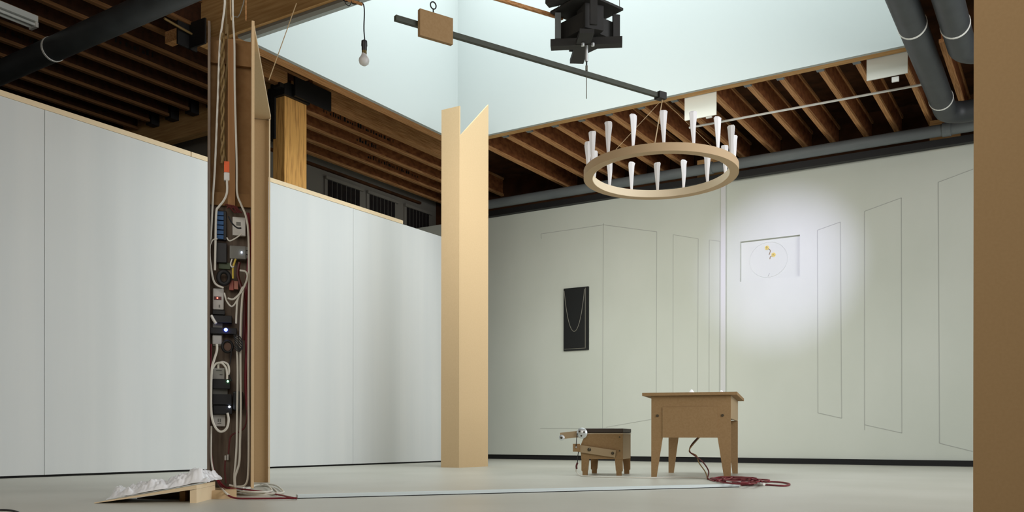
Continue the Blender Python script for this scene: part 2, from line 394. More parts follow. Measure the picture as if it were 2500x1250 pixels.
# lighting fixture top left
q = P(82, 58, Z=4.5)
fx = thing('strip_light', 'unlit white strip light under the joists at upper left', 'lamp', (q.x, q.y-.6, 4.45))
MB().box(q.x-.07, q.x+.07, q.y-1.25, q.y, 4.5, 4.56).build('tray', M['tube'], fx)
for s in (-.04, .04): MB().cyl((q.x+s, q.y-1.22, 4.475), (0,1,0), .016, 1.2, 12).build('tube', M['tube'], fx, smooth=True)
MB().box(q.x-.06, q.x+.06, q.y-.02, q.y+.01, 4.45, 4.5).build('lamp_holder', M['white_plastic'], fx)

# --- conduit and white cards on the header
tag(MB().tube([(-4.2,11.0,4.36),(-1.2,11.05,4.36)], .014, 8, smooth=False).build('conduit', M['band']), 'thin white conduit crossing below the back joists', 'conduit')
for (xa, xb, lab) in ((-3.909,-3.522,'white card hanging from the skylight edge above the ring'), (-1.867,-1.463,'white card hanging from the skylight edge beside the duct')):
    t = thing('hanging_card', lab, 'card', ((xa+xb)/2, OY1+.03, 4.16), 'white cards on the skylight edge')
    MB().box(xa*1.009, xb*1.009, OY1+.18, OY1+.195, 4.155 if xa<-3 else 4.2, 4.43).build('card', M['card'], t)
    MB().box((xa+xb)/2+.03, (xa+xb)/2+.1, OY1+.196, OY1+.22, 4.14, 4.19).build('clip', M['white_plastic'], t)

# ================================================================== MDF PILLARS
# far pillar: two-board sleeve, side board notched at the top
fp = thing('mdf_pillar', 'tall pale fibreboard pillar with a notched top below the skylight corner', 'pillar', (-6.3, 8.9, 0))
x1 = -6.165; yk = 8.66
MB().box(-6.43, x1, yk, yk+.018, 0, 4.29).build('front_board', M['mdf_pillar'], fp)
MB().prism([(x1-.018, yk+.019, 0), (x1-.018, yk+.62, 0), (x1-.018, yk+.62, 4.5), (x1-.018, yk+.019, 3.94)], (.018,0,0)).build('side_board', M['mdf_pillar'], fp)
MB().box(-6.43, -6.412, yk+.019, yk+.62, 0, 3.5).build('side_board', M['mdf_pillar'], fp)
# near pillar: slab at the right edge of the frame
q = P(2376, 600, D=2.6)
np_ = thing('mdf_pillar', 'brown fibreboard pillar slab at the right edge of the picture', 'pillar', (q.x+.3, q.y+.2, 0))
MB().box(q.x, q.x+.62, q.y, q.y+.018, 0, 4.3).build('front_board', M['mdf'], np_)
MB().box(q.x, q.x+.018, q.y+.019, q.y+.24, 0, 4.3).build('side_board', M['mdf'], np_)
MB().box(q.x+.602, q.x+.62, q.y+.019, q.y+.24, 0, 4.3).build('side_board', M['mdf'], np_)

# left service column
DC = 5.45
ang = math.atan((560-1250)/FPX)
ray = Vector((VX*math.cos(ang)+RX*math.sin(ang), VY*math.cos(ang)+RY*math.sin(ang), 0)).normalized()
rt = Vector((ray.y, -ray.x, 0))
def cb(m, xa, xb, ya, yb, D, th):     # box facing the column's open side; front face at depth D, thickness th behind
    a = P(xa, (ya+yb)/2, D=D); b = P(xb, (ya+yb)/2, D=D); c = (a+b)/2
    wd = (b-a).dot(rt); hh = abs(yb-ya)*D/FPX
    m.obox(c+ray*th/2, rt, ray, Zv, wd, th, hh); return m
zt = lambda y, D: P(560, y, D=D).z
c0 = P(560, 1200, D=DC)
sc = thing('service_column', 'tall open wooden service column crowded with plugs and cables', 'column', (c0.x, c0.y, 0))
def vbox(xa, xb, D, th, z0, z1):
    a = P(xa, 1000, D=D); b = P(xb, 1000, D=D); c = (a+b)/2; c.z = (z0+z1)/2
    return MB().obox(c+ray*th/2, rt, ray, Zv, (b-a).dot(rt), th, z1-z0)
vbox(506, 612, 5.56, .09, .05, 1.87).build('lower_backboard', M['greywood'], sc)
vbox(506, 612, 5.56, .02, 1.872, 2.83).build('upper_backboard', M['kraft'], sc)
vbox(506, 512, 5.42, .13, .05, 2.88).build('side_board', M['greywood'], sc)
vbox(613, 620, 5.42, .45, .05, 2.88).build('side_board', M['mdf_pillar'], sc)['label'] = 'pale plywood edge board'
vbox(512, 613, 5.53, .028, 2.66, 2.80).build('cross_plank', M['kraft'], sc)
vbox(512, 613, 5.54, .02, 1.79, 1.87).build('cross_plank', M['kraft'], sc)
vbox(555, 573, 5.49, .04, 1.78, 2.80).build('batten', M['batten'], sc)
vbox(505, 578, 5.22, .72, 0, .048).build('plinth', M['mdf_pillar'], sc)
# rear sleeve panel with its thin cap, right of the column
sp = thing('sleeve_panel', 'brown fibreboard panel with slanting pale cap edge right of the service column', 'panel', P(638,1178,Z=0))
vbox(600, 655, 7.1, .018, 0, 2.88).build('board', M['mdf'], sp)
a0 = P(618, 50, D=5.5); a1 = P(660, 291, D=7.12); a2 = P(612, 291, D=7.12)
zc = 2.885
for dz in (0, .02):
    MB().prism([(a0.x,a0.y,zc+dz),(a1.x,a1.y,zc+dz),(a2.x,a2.y,zc+dz),((a0-rt*.012).x,(a0-rt*.012).y,zc+dz)], (0,0,.012)).build('cap_board', M['mdf_edge'] if dz else M['mdf_pillar'], sp)
vbox(655.5, 659, 7.09, .03, 0, 2.88).build('pale_edge_strip', M['mdf_edge'], sp)

# ================================================================== DEVICES ON THE COLUMN
DF = 5.5
def dev(name, label, cat, xa, xb, ya, yb, m, th=.035, D=DF, group=None, bevel=.003):
    mb = cb(MB(), xa, xb, ya, yb, D-th+.055, th)
    o = mb.build(name, m, None, bevel=bevel)
    return tag(o, label, cat, group)
def sub(parent, name, xa, xb, ya, yb, m, D, th=.004):
    return cb(MB(), xa, xb, ya, yb, D, th).build(name, m, parent)
def fD(th): return DF-th+.055          # front face depth of a device of that thickness
d = dev('relay_module', 'blue relay terminal block high on the service column', 'relay', 527, 552, 514, 586, M['black_plastic'], .03)
for k in range(6): sub(d, 'terminal', 528.5, 545, 516+k*11.6, 525+k*11.6, M['blue_plastic'], fD(.05), .03)
d = dev('junction_box', 'white square box right of the blue relay block', 'box', 567, 599, 530, 575, M['white_plastic'], .03)
sub(d, 'round_badge', 576, 587, 542, 551, M['grey_plastic'], fD(.03)-.002)
dev('power_brick', 'black box with two pale marks under the blue relay block', 'adapter', 526, 553, 592, 641, M['black_plastic'], .04)
sub(bpy.data.objects[-1] if False else [o for o in COL.objects if o.name.startswith('power_brick')][-1], 'pale_mark', 532, 541, 598, 600, M['white_plastic'], fD(.04)-.002)
d = dev('timer_unit', 'grey control unit with white light and side terminals', 'controller', 560, 600, 600, 632, M['grey_plastic'], .04)
sub(d, 'indicator_light', 587.5, 591, 614, 618, M['led_white'], fD(.04)-.003)
for k in range(3): sub(d, 'terminal', 601, 612, 603+k*10, 611+k*10, M['grey_plastic'], fD(.03), .02)
sub(d, 'switch', 563, 571, 612, 622, M['black_plastic'], fD(.04)-.002); sub(d, 'switch', 572, 580, 612, 622, M['black_plastic'], fD(.04)-.002)
dev('circuit_board', 'olive green circuit board below the black power brick', 'circuit', 533, 562, 641, 657, M['green_board'], .015)
c = P(546, 678, D=5.5); tag(MB().tube([c+rt*.032*math.cos(a*math.pi/6)+Zv*.038*math.sin(a*math.pi/6) for a in range(12)], .013, 8, closed=True).build('wire_coil', M['black_cord'], smooth=True), 'black coiled ring above the white surge plug', 'coil')
d = dev('connector_block', 'pair of pinkish red connectors beside the black ring', 'connector', 559, 570, 684, 708, mat('dusty_pink_plastic',(170,92,80),.5), .03)
sub(d, 'connector', 571, 581, 686, 706, mat('pale_pink_plastic',(186,120,100),.5), fD(.025), .02)
d = dev('surge_plug', 'white surge plug with a red window and two slots', 'plug', 519, 546, 704, 756, M['white_plastic'], .045, bevel=.006)
sub(d, 'red_window', 522, 540, 724, 732, M['red_lens'], fD(.045)-.003); sub(d, 'indicator_light', 528.5, 532, 726, 729, M['led_red'], fD(.045)-.006)
for x in (525.5, 533.5): sub(d, 'slot', x, x+3, 744, 750, M['grey_plastic'], fD(.045)-.002)
dev('power_adapter', 'slim black adapter directly under the white surge plug', 'adapter', 518, 549, 757, 768, M['black_plastic'], .05)
dev('power_adapter', 'wide black adapter above the one with the blue light', 'adapter', 519, 566, 770, 788, M['black_plastic'], .055)
dev('outlet_strip', 'white outlet strip crossed by the adapter with blue light', 'power strip', 519, 543, 785, 845, M['white_plastic'], .02)
d = dev('power_adapter', 'black adapter with a glowing blue light', 'adapter', 513, 578, 800, 815, M['black_plastic'], .06)
c = P(551, 805, D=fD(.06)-.004)
MB().lathe(c, [(.001,-.006),(.009,-.004),(.011,.0),(.009,.004)], 12, ray).build('indicator_light', M['led_blue'], d, smooth=True)
dev('cable_plug', 'white plug with thick cord below the blue light', 'plug', 518, 541, 818, 841, M['white_plastic'], .05, bevel=.006)
c = P(555, 846, D=5.49); rg = thing('magnet_ring', 'black ring with a brown centre below the blue light', 'ring', c)
MB().tube([c+rt*.03*math.cos(a*math.pi/6)+Zv*.034*math.sin(a*math.pi/6) for a in range(12)], .008, 8, closed=True).build('ring', M['black_cord'], rg, smooth=True)
MB().cyl(c+ray*.004, ray, .026, .01, 20).build('disc', mat('brown_disc',(104,76,62),.6), rg)
d = dev('power_strip', 'white power strip end with two arched cords, above the green light', 'power strip', 518, 548, 898, 926, M['white_plastic'], .03)
sub(d, 'small_print', 527, 541, 904, 905.5, M['grey_plastic'], fD(.03)-.001, .002); sub(d, 'small_print', 536, 543, 914, 915.2, M['grey_plastic'], fD(.03)-.001, .002)
d = dev('power_adapter', 'black adapter with a green light', 'adapter', 519, 562, 925, 949, M['black_plastic'], .06)
c = P(556, 931, D=fD(.06)-.003); MB().lathe(c, [(.001,-.004),(.006,-.002),(.006,.004)], 10, ray).build('indicator_light', M['led_green'], d, smooth=True)
sub(d, 'emblem', 534, 541, 936, 938.5, M['grey_plastic'], fD(.06)-.002)
sub(d, 'emblem', 536.2, 538.6, 933, 941.5, M['grey_plastic'], fD(.06)-.002)
dev('outlet_strip', 'grey-white outlet strip showing between stacked black adapters', 'power strip', 519, 556, 949, 1011, M['grey_plastic'], .03)
dev('power_adapter', 'large unlit black adapter below the green-lit one', 'adapter', 519, 566, 962, 988, M['black_plastic'], .06)
d = dev('power_adapter', 'lowest black adapter with a bluish white light', 'adapter', 520, 567, 990, 1011, M['black_plastic'], .06)
c = P(560, 993, D=fD(.06)-.003); MB().lathe(c, [(.001,-.004),(.007,-.002),(.007,.004)], 10, ray).build('indicator_light', M['led_white'], d, smooth=True)
dev('adapter_bundle', 'black knot of plugs right of the lowest adapters', 'adapter', 568, 594, 955, 1003, M['black_plastic'], .035, bevel=.012)
d = dev('wall_outlet', 'white outlet cover at the bottom of the adapter stack', 'outlet', 520, 550, 1012, 1041, M['white_plastic'], .03)
for x in (531.5, 536.5): sub(d, 'slot', x, x+2.5, 1022, 1030, M['grey_plastic'], fD(.03)-.002)
sub(d, 'small_print', 531, 540, 1033, 1034.5, M['grey_plastic'], fD(.03)-.001, .002)
d = dev('inline_connector', 'small white connector on the maroon wire low on the column', 'connector', 548, 552.5, 1112, 1124, M['white_plastic'], .015)
sub(d, 'half', 554, 558, 1110, 1123, M['white_plastic'], fD(.015), .012)
d = dev('extension_plug', 'orange and white extension plug hanging on the upper column', 'plug', 545.5, 560, 420, 441, M['white_plastic'], .035, D=5.46, bevel=.006)
cb(MB(), 546, 559, 394, 420, 5.46-.035+.055, .033).build('orange_sleeve', M['orange'], d)

def cable(pts, r, m, label, D=5.47, group=None, name='cable', cat='cable'):
    w3 = []
    for p in pts:
        if len(p) == 3: w3.append(P(p[0], p[1], D=p[2]))
        else: w3.append(P(p[0], p[1], D=D))
    return tag(MB().tube(w3, r, 6).build(name, m, smooth=True), label, cat, group)
cable([(549,-625),(547,-60),(547,10),(541,60),(535,110),(530,250),(524,400),(519,480),(515,560),(511,610),(514,650),(523,690),(545,703)], .0065, M['white_cable'], 'long white cable down the left side of the upper column')
cable([(560,-620),(566,-40,5.5),(567,40),(568,60),(571,110),(572,220),(577,400),(578,470),(588,500),(600,530),(606,580),(607,700),(606,900),(607,1050),(606,1150),(600,1182),(580,1188),(560,1184)], .0065, M['white_cable'], 'long white cable down the right side of the column')
cable([(552,-610),(550,30),(553,60),(556,130),(545,260),(547,360),(551,400)], .008, M['brown_cable'], 'olive brown cord behind the twisted rope on the column', D=5.5)
# twisted pair
tw = MB()
for ph in (0, math.pi):
    tw.tube([P(542+3.2*math.sin(k*.55+ph), 80+k*6, D=5.47+.012*math.cos(k*.55+ph)) for k in range(54)], .0065, 5, smooth=False)
tag(tw.build('twisted_cable', M['brown_cable'], smooth=True), 'twisted brown cable pair in the upper column', 'cable')
cable([(553,440),(553,470),(545,490),(533,505),(527,520),(525,600),(524,660)], .007, M['white_cable'], 'white lead from the orange plug past the blue block')
cable([(585,660),(600,664),(603,680),(590,710),(570,730),(556,728)], .006, M['white_cable'], 'white cable looping right of the red connectors', D=5.45)
cable([(592,700),(580,730),(577,760),(576,790)], .006, M['white_cable'], 'white cable falling from the cable tie, left strand', D=5.46)
cable([(594,700),(590,740),(587,800),(587,900),(588,1000),(586,1080),(584,1130),(574,1165),(575,1190)], .007, M['white_cable'], 'white cable in the middle column, right of its twin', D=5.46)
cable([(577,820),(580,900),(579,1000),(578,1080),(575,1130),(572,1165),(573,1188)], .007, M['white_cable'], 'white cable in the middle column, left of its twin', D=5.465)
cable([(547,715),(553,735),(565,748),(577,735),(590,705)], .005, M['white_cable'], 'slack white cable beside the surge plug', D=5.46)
cable([(515,770),(522,782),(527,790)], .009, M['white_plastic'], 'short white plug lead angled over the outlet strip', D=5.44)
cable([(529,840),(529,856),(522,880),(517,900),(515,950),(516,1010),(524,1040),(538,1054),(553,1046),(558,1025),(555,1008)], .0075, M['white_cable'], 'thick white cord looping under the bottom outlet', D=5.43)
cable([(519,900),(527,888),(540,886),(551,897),(554,912),(554,926)], .0065, M['white_cable'], 'outer arched white cord over the power strip', D=5.44)
cable([(533,900),(534,888),(544,884),(556,890),(559,905),(557,915)], .0065, M['white_cable'], 'inner arched white cord over the power strip', D=5.45)
cable([(512,600),(516,590),(520,585),(530,583)], .004, M['white_cable'], 'short thin white wire left of the black power brick', D=5.46)
cable([(553,580),(560,588),(577,580),(590,570)], .004, M['white_cable'], 'thin pale wire crossing under the white junction box', D=5.46)
cable([(557,528),(566,545),(578,556),(588,557)], .005, M['black_cord'], 'black wire arching over the white junction box', D=5.44)
cable([(566,632),(562,645),(566,652),(570,650)], .004, M['white_cable'], 'tiny white loop under the grey control unit', D=5.46)
cable([(575,632),(572,640),(568,655),(568,680)], .006, M['yellow'], 'yellow wire below the grey control unit', D=5.47)
for k in range(5):
    lab = ('left end','second from left','middle','second from right','right end')[k]
    cable([(548+k*5,505+random.uniform(-6,6)),(556+k*5,498+random.uniform(-8,8)),(568+k*3,508+random.uniform(-8,8)),(574+k*4,520)], .005, M['dark_red'], 'maroon wire arching above the blue relay block, '+lab+' of the five', D=5.48, group='maroon wires above the relay')
cable([(604,520),(609,600),(603,680),(598,760),(602,850),(600,930),(604,1000)], .011, M['red_cable'], 'thick dark red cable down the right side of the column', D=5.5)
cable([(584,640),(580,670),(588,700),(597,740),(595,830)], .009, M['dark_red'], 'maroon cable right of the red connectors', D=5.49)
cable([(515,840),(513,900),(511,980),(511,1080),(516,1130),(530,1172,5.42),(546,1196,5.3),(556,1208,5.18),(575,1216,5.14),(620,1217,5.12),(725,1216,5.14)], .006, M['red_cable'], 'dark red cable down the left side of the column and out along the floor', D=5.46)
cable([(513,1060),(518,1130),(528,1160),(545,1186),(562,1192,5.38),(590,1194,5.5),(650,1202,5.55),(700,1212,5.3),(724,1217,5.14)], .0055, M['red_cable'], 'second dark red cable leaving the column foot nearer the wall', D=5.45)
cable([(516,1040),(515,1110),(521,1150),(536,1184,5.42),(548,1200,5.2),(560,1210,5.17)], .006, M['white_cable'], 'thin white cable beside the red one at the column foot', D=5.44)
cable([(604,990),(600,1035),(588,1052),(566,1062),(560,1080),(558,1108)], .005, M['dark_red'], 'maroon wire curving down to the small white connector', D=5.47)
cable([(550,1124),(549,1150),(552,1180)], .005, M['dark_red'], 'maroon wire below the small white connector', D=5.47)
for k in range(4):
    cable([(570,815+k*3),(585,822+k*7),(592,840+k*4),(584,858-k*3),(572,850-k*6)], .0035, M['black_cord'], ('uppermost','second highest','third highest','lowest')[k]+' of the thin black wires looping right of the black ring', D=5.44, group='thin black wires on the column')
cable([(566,850),(562,880),(557,905),(565,930)], .004, M['black_cord'], 'thin black wire between the ring and the green-lit adapter', D=5.47)
cable([(556,-640,5.4),(560,-20,5.4),(566,40)], .003, M['thread'], 'short cord from the ceiling to the column top', D=5.45, name='cord', cat='cord')
cable([(700,-600),(601,-30),(570,42)], .003, M['strand'], 'slanting wire from the ceiling to the column top', D=5.47, name='wire', cat='wire')
tag(vbox(597.5, 600.5, 6.0, .02, P(600,48,D=6.0).z, 4.9).build('ceiling_stick', M['lumber']), 'thin wooden stick hanging from the ceiling beside the column top', 'stick')
# cord coil at the column foot
FZ = .006
cl_pts = [P(x,y,Z=FZ) for x,y in ((600,1194),(615,1188),(640,1186),(662,1189),(678,1203),(670,1208),(640,1209),(610,1208),(585,1206),(577,1203))]
tag(MB().tube(cl_pts+[cl_pts[0]+Vector((0,.02,0))]+[p+Vector((.03,.02,.01)) for p in cl_pts[1:]]+[p+Vector((-.02,-.03,.02)) for p in cl_pts[1:9]], .006, 6).build('cable_coil', M['white_cable'], smooth=True), 'white cable coiled on the floor at the column foot', 'cable')
tag(MB().tube([P(x,y,Z=.004) for x,y in ((-40,1246),(10,1245),(40,1249),(60,1262))], .005, 6).build('cable', M['black_cord'], smooth=True), 'dark cable curving on the floor at the lower left corner', 'cable')

# ================================================================== RAMP WITH FILM
rm = thing('wooden_ramp', 'low pale wooden ramp sloping up to the service column', 'ramp', P(360,1229,Z=0))
tip = P(230,1229,Z=0); r0 = P(480,1228,Z=0); ex = (r0-tip); Lr = ex.length; ex.normalize(); ey = Vector((-ex.y, ex.x, 0))
if ey.dot(ray) < 0: ey = -ey
dep = .40; hr = .098
def rp(u, v_, z): return tip+ex*u+ey*v_+Vector((0,0,z))
MB().hexa([rp(0,0,.0),rp(Lr,0,hr-.022),rp(Lr,dep,hr-.022),rp(0,dep,.0), rp(0,0,.004),rp(Lr,0,hr),rp(Lr,dep,hr),rp(0,dep,.004)]).build('deck_board', M['mdf_edge'], rm)
MB().hexa([rp(Lr-.035,0,0),rp(Lr,0,0),rp(Lr,dep,0),rp(Lr-.035,dep,0), rp(Lr-.035,0,hr-.03),rp(Lr,0,hr-.023),rp(Lr,dep,hr-.023),rp(Lr-.035,dep,hr-.03)]).build('end_board', M['mdf_edge'], rm)
MB().hexa([rp(.1,dep-.02,0),rp(Lr-.04,dep-.02,0),rp(Lr-.04,dep,0),rp(.1,dep,0), rp(.1,dep-.02,.004),rp(Lr-.04,dep-.02,hr-.035),rp(Lr-.04,dep,hr-.035),rp(.1,dep,.004)]).build('rear_rail', M['kraft'], rm)
MB().hexa([rp(Lr-.13,dep*.35,0),rp(Lr-.1,dep*.35,0),rp(Lr-.1,dep*.8,0),rp(Lr-.13,dep*.8,0), rp(Lr-.13,dep*.35,.06),rp(Lr-.1,dep*.35,.065),rp(Lr-.1,dep*.8,.065),rp(Lr-.13,dep*.8,.06)]).build('cross_brace', M['kraft'], rm)
nu, nv = 110, 50; vs = []; fs = []
from mathutils import noise
for i in range(nu+1):
    for j in range(nv+1):
        u = i/nu; v_ = j/nv
        uu = .015+u*(Lr+.015) + .012*math.sin(v_*9+1); vv = .10+v_*(.34) - .03*math.sin(u*5.5)
        n1 = noise.noise(Vector((u*5, v_*2.2, 1.3))); n2 = noise.noise(Vector((u*13, v_*7, 5.1))); n3 = noise.noise(Vector((u*30, v_*15, 2.1)))
        edge = min(u*10+.25, (1-u)*8+.2, v_*6+.1, (1-v_)*5, 1)
        n4 = noise.noise(Vector((u*52, v_*30, 9.1)))
        zz = (.018+.07*abs(n1)+.035*abs(n2)+.016*abs(n3)+.006*n4+ .03*math.exp(-((u-.84)/.08)**2))*edge+.006
        base = max(0, hr*min(uu/Lr,1.0))
        vs.append(rp(uu, vv, base+zz))
for i in range(nu):
    for j in range(nv):
        a = i*(nv+1)+j; fs.append((a, a+nv+1, a+nv+2, a+1))
tag(MB().add(vs, fs).build('plastic_film', M['film'], smooth=True), 'crumpled white plastic film lying on the wooden ramp', 'plastic film')

# ================================================================== TABLE
th_ = math.radians(15.2); tx = Vector((math.cos(th_), math.sin(th_), 0)); ty = Vector((-math.sin(th_), math.cos(th_), 0))
tfl = Vector((-3.188,7.431,0)); TW, TD = .69, 1.28
tb = thing('work_table', 'plain fibreboard table with tapered legs before the back wall', 'table', tfl+tx*TW/2+ty*TD/2)
def tp(u, v_, z): return tfl+tx*u+ty*v_+Zv*z
def tbox(u0,u1,v0,v1,z0,z1): return MB().hexa([tp(u0,v0,z0),tp(u1,v0,z0),tp(u1,v1,z0),tp(u0,v1,z0),tp(u0,v0,z1),tp(u1,v0,z1),tp(u1,v1,z1),tp(u0,v1,z1)])
tbox(-.075, TW+.055, -.05, TD+.10, .732, .758).build('tabletop', M['mdf_table'], tb)
# legs: outer edge upright, inner edge tapered
def tleg(u_out, sgn, v0, v1, ztop, wt, wb_):
    ztop += .003
    pts = [(u_out,0),(u_out+sgn*wb_,0),(u_out+sgn*wt,ztop),(u_out,ztop)]
    MB().prism([tp(a, v0, b) for a, b in pts], ty*(v1-v0)).build('leg', M['mdf_table'], tb)
tleg(0, 1, 0, .022, .358, .10, .045); tleg(TW, -1, 0, .022, .358, .112, .055)
tleg(0, 1, TD-.022, TD, .40, .105, .052); tleg(TW, -1, TD-.022, TD, .53, .115, .052)
tbox(0, TW, .0005, .0215, .3605, .731).build('front_apron', M['mdf_table'], tb)
tbox(.10, TW-.112, -.006, -.0005, .361, .632).build('drawer_front', M['mdf_table'], tb)
tbox(0, TW, TD-.022, TD, .54, .731).build('rear_apron', M['mdf_table'], tb)
tbox(TW-.02, TW-.001, .023, TD-.023, .53, .731).build('side_apron', M['mdf_side'], tb)
tbox(.001, .02, .023, TD-.023, .53, .731).build('side_apron', M['mdf_table'], tb)
tbox(.021, TW-.021, .024, .06, .40, .5).build('inner_rail', M['kraft'], tb)
for u in (.055, TW-.07): MB().cyl(tp(u, -.006, .555), ty, .013, .01, 6).build('bolt', M['bolt'], tb)
q = tp(.32, .35, .7585); tag(MB().lathe(q, [(.03,0),(.024,.02),(.006,.045)], 10).build('paper_peak', M['paper']), 'small white peaked paper near the middle of the tabletop', 'paper')
q = tp(.59, .30, .7585); tag(MB().lathe(q, [(.018,0),(.016,.02),(.006,.03)], 10).build('paper_peak', M['paper']), 'small white lump at the right of the tabletop', 'paper')

# ================================================================== STOOL WITH CRANK
sf = Vector((-3.99,7.62,0)); sa = math.radians(15.5); sx = Vector((math.cos(sa), math.sin(sa),0)); sy = Vector((-math.sin(sa), math.cos(sa),0)); SW, SD = .40, .47
st = thing('stool', 'low fibreboard stool with dark seat and crank arms left of the table', 'stool', sf+sx*SW/2+sy*SD/2)
def s_(u, v_, z): return sf+sx*u+sy*v_+Zv*z
def sbox(u0,u1,v0,v1,z0,z1): return MB().hexa([s_(u0,v0,z0),s_(u1,v0,z0),s_(u1,v1,z0),s_(u0,v1,z0),s_(u0,v0,z1),s_(u1,v0,z1),s_(u1,v1,z1),s_(u0,v1,z1)])
MB().prism([s_(a,0,b) for a,b in ((0,.155),(SW,.155),(SW,.395),(.045,.395),(.012,.33),(-.012,.27),(-.004,.2))], sy*.02).build('front_board', M['mdf_table'], st)
sbox(.0, SW, SD-.02, SD, .155, .395).build('rear_board', M['mdf_table'], st)
sbox(SW-.02, SW-.001, .021, SD-.021, .155, .395).build('side_board', M['mdf_side'], st)
sbox(.02, .04, .021, SD-.021, .155, .38).build('side_board', M['mdf_table'], st)
sbox(.03, SW+.004, -.004, SD+.004, .398, .404).build('seat_board', M['mdf_side'], st)
sbox(.03, SW+.004, -.006, SD+.006, .408, .446).build('seat_pad', M['cushion'], st, bevel=.004)
sbox(.04, SW-.006, .004, SD-.004, .404, .409).build('spacer', M['black_gap'], st)
for uo, sg in ((0,1),(SW,-1)):
    for v0, mm in ((0,'mdf_table'),(SD-.02,'kraft')):
        m_ = MB().prism([s_(uo+sg*a, v0, b) for a,b in ((0.002,.154),(.075,.154),(.066,.05),(.062,.04),(.06,0),(.012,0),(.012,.035),(.002,.045))], sy*.02)
        m_.build('leg', M[mm], st)
for u, z in ((SW-.03,.365),(SW-.03,.235)): MB().cyl(s_(u,-.005,z), sy, .007, .008, 8).build('bolt', M['bolt'], st)
def sbar(name, a, b, wdt, v0, th, m, parent):
    A = s_(a[0], v0, a[1]); B = s_(b[0], v0, b[1]); dd = (B-A); L = dd.length; dd.normalize(); up = dd.cross(sy)
    return MB().obox((A+B)/2, dd, sy, up, L, th, wdt).build(name, m, parent)
lo = sbar('lower_lever', (-.06,.262), (.335,.205), .068, -.022, .02, M['mdf_side'], st)
hi_ = sbar('upper_lever', (-.20,.375), (.02,.398), .062, -.015, .018, M['mdf_side'], st)
sbox(-.072, -.005, -.045, -.034, .225, .30).build('end_plate', M['mdf_table'], st)
def sdisc(u, z, v0, r, th, m, nm): return MB().lathe(s_(u, v0, z), [(r*.6,-th),(r,-th*.4),(r,0)], 20, sy).build(nm, m, st, smooth=True)
sdisc(-.185, .358, -.026, .028, .014, M['chrome'], 'washer'); sdisc(-.185,.358,-.042,.012,.01,M['bolt'],'bolt')
sdisc(.016, .402, -.03, .052, .028, M['chrome'], 'hand_wheel')
for k in range(3):
    a = k*2.1+.4; MB().cyl(s_(.016+.026*math.cos(a), -.062, .402+.026*math.sin(a)), sy, .009, .012, 8).build('wheel_stud', M['bolt'], st)
sdisc(.085,.245,-.033,.017,.012,M['bolt'],'bolt'); sdisc(.31,.212,-.033,.014,.012,M['bolt'],'bolt'); sdisc(-.038,.268,-.046,.010,.01,M['chrome'],'bolt')
MB().tube([s_(-.03,-.05,.40), s_(-.04,-.05,.27)], .0035, 6).build('pull_wire', M['black_cord'], st)
MB().tube([s_(-.02,-.03,.23), s_(-.028,-.03,.17), s_(-.03,-.03,.12)], .004, 6).build('pull_wire', M['black_cord'], st)
tag(MB().tube([s_(-.03,-.03,.12), s_(-.04,-.03,.09), s_(-.038,-.03,.06)], .009, 6).build('wire_joint', M['dark_red'], smooth=True), 'small reddish wire joint hanging beside the stool leg', 'connector')
tag(MB().tube([s_(-.042,-.03,.06), s_(-.04,-.03,.03)]+[P(x,y,Z=.006) for x,y in ((1418,1161),(1440,1163),(1500,1165),(1580,1166),(1640,1165),(1725,1166))], .006, 6).build('cable', M['white_cable'], smooth=True), 'white cable on the floor running from the stool under the table', 'cable')

# ================================================================== CORDS UNDER THE TABLE
q0 = tp(.42,.3,.40); e0 = P(1727,1168,Z=.012)
mid = lambda x, y, D: P(x, y, D=D)
tag(MB().tube([q0, mid(1689,1085,8.0), mid(1684,1102,7.95), mid(1697,1113,7.9), mid(1716,1128,7.9), mid(1730,1150,7.85), e0], .006, 6).build('cable', M['dark_red'], smooth=True), 'maroon cable hanging from the table in the right-hand curve', 'cable')
tag(MB().tube([q0+tx*.01, mid(1690,1088,7.97), mid(1683,1103,7.95), mid(1700,1112,7.9), mid(1712,1130,7.9)+Vector((-.02,0,0)), mid(1722,1152,7.85), e0], .005, 6).build('cable', M['brown_cable'], smooth=True), 'thin brownish cable hanging from the table in the left-hand curve', 'cable')
m = MB()
random.seed(3)
for k in range(9):
    pts = []
    cx, cy = 1805+random.uniform(-18,18), 1172+random.uniform(-3,3)
    for a in range(10):
        an = a*.7+k
        pts.append(P(cx+(58+random.uniform(-22,10))*math.cos(an), cy+(6+random.uniform(-3,2))*math.sin(an)+.05*(cx+58*math.cos(an)-1800), Z=.006+.006*k*random.random()))
    m.tube(pts, .006, 5)
o = tag(m.build('cable_heap', M['red_cable'], smooth=True), 'tangled heap of dark red cable on the floor by the table leg', 'cable')
tag(MB().tube([P(x,y,Z=.007) for x,y in ((1727,1168),(1745,1174),(1775,1171),(1800,1168))], .007, 6).build('cable', M['red_cable'], smooth=True), 'red cable end joining the heap from the left', 'cable')
tag(MB().tube([P(x,y,Z=.007) for x,y in ((1850,1178),(1880,1176),(1912,1178),(1928,1182),(1915,1186),(1880,1184),(1845,1183),(1810,1184))], .007, 6).build('cable', M['red_cable'], smooth=True), 'red cable loop reaching out to the right of the heap', 'cable')
tag(MB().tube([P(x,y,Z=.02) for x,y in ((1776,1176),(1800,1178),(1840,1180),(1866,1182))], .012, 6).build('white_tape', M['white_plastic'], smooth=True), 'strip of white tape lying on the red cable heap', 'tape')
A = P(725,1217,Z=0); B = P(1800,1189,Z=0); dd = (B-A); L = dd.length; dd.normalize(); nn = Vector((-dd.y, dd.x, 0))
tk = thing('cable_trunking', 'long pale floor trunking from the column to the red cable heap', 'trunking', (A+B)/2)
MB().obox((A+B)/2+Zv*.014, dd, nn, Zv, L, .06, .018).build('cover', M['trunk'], tk)
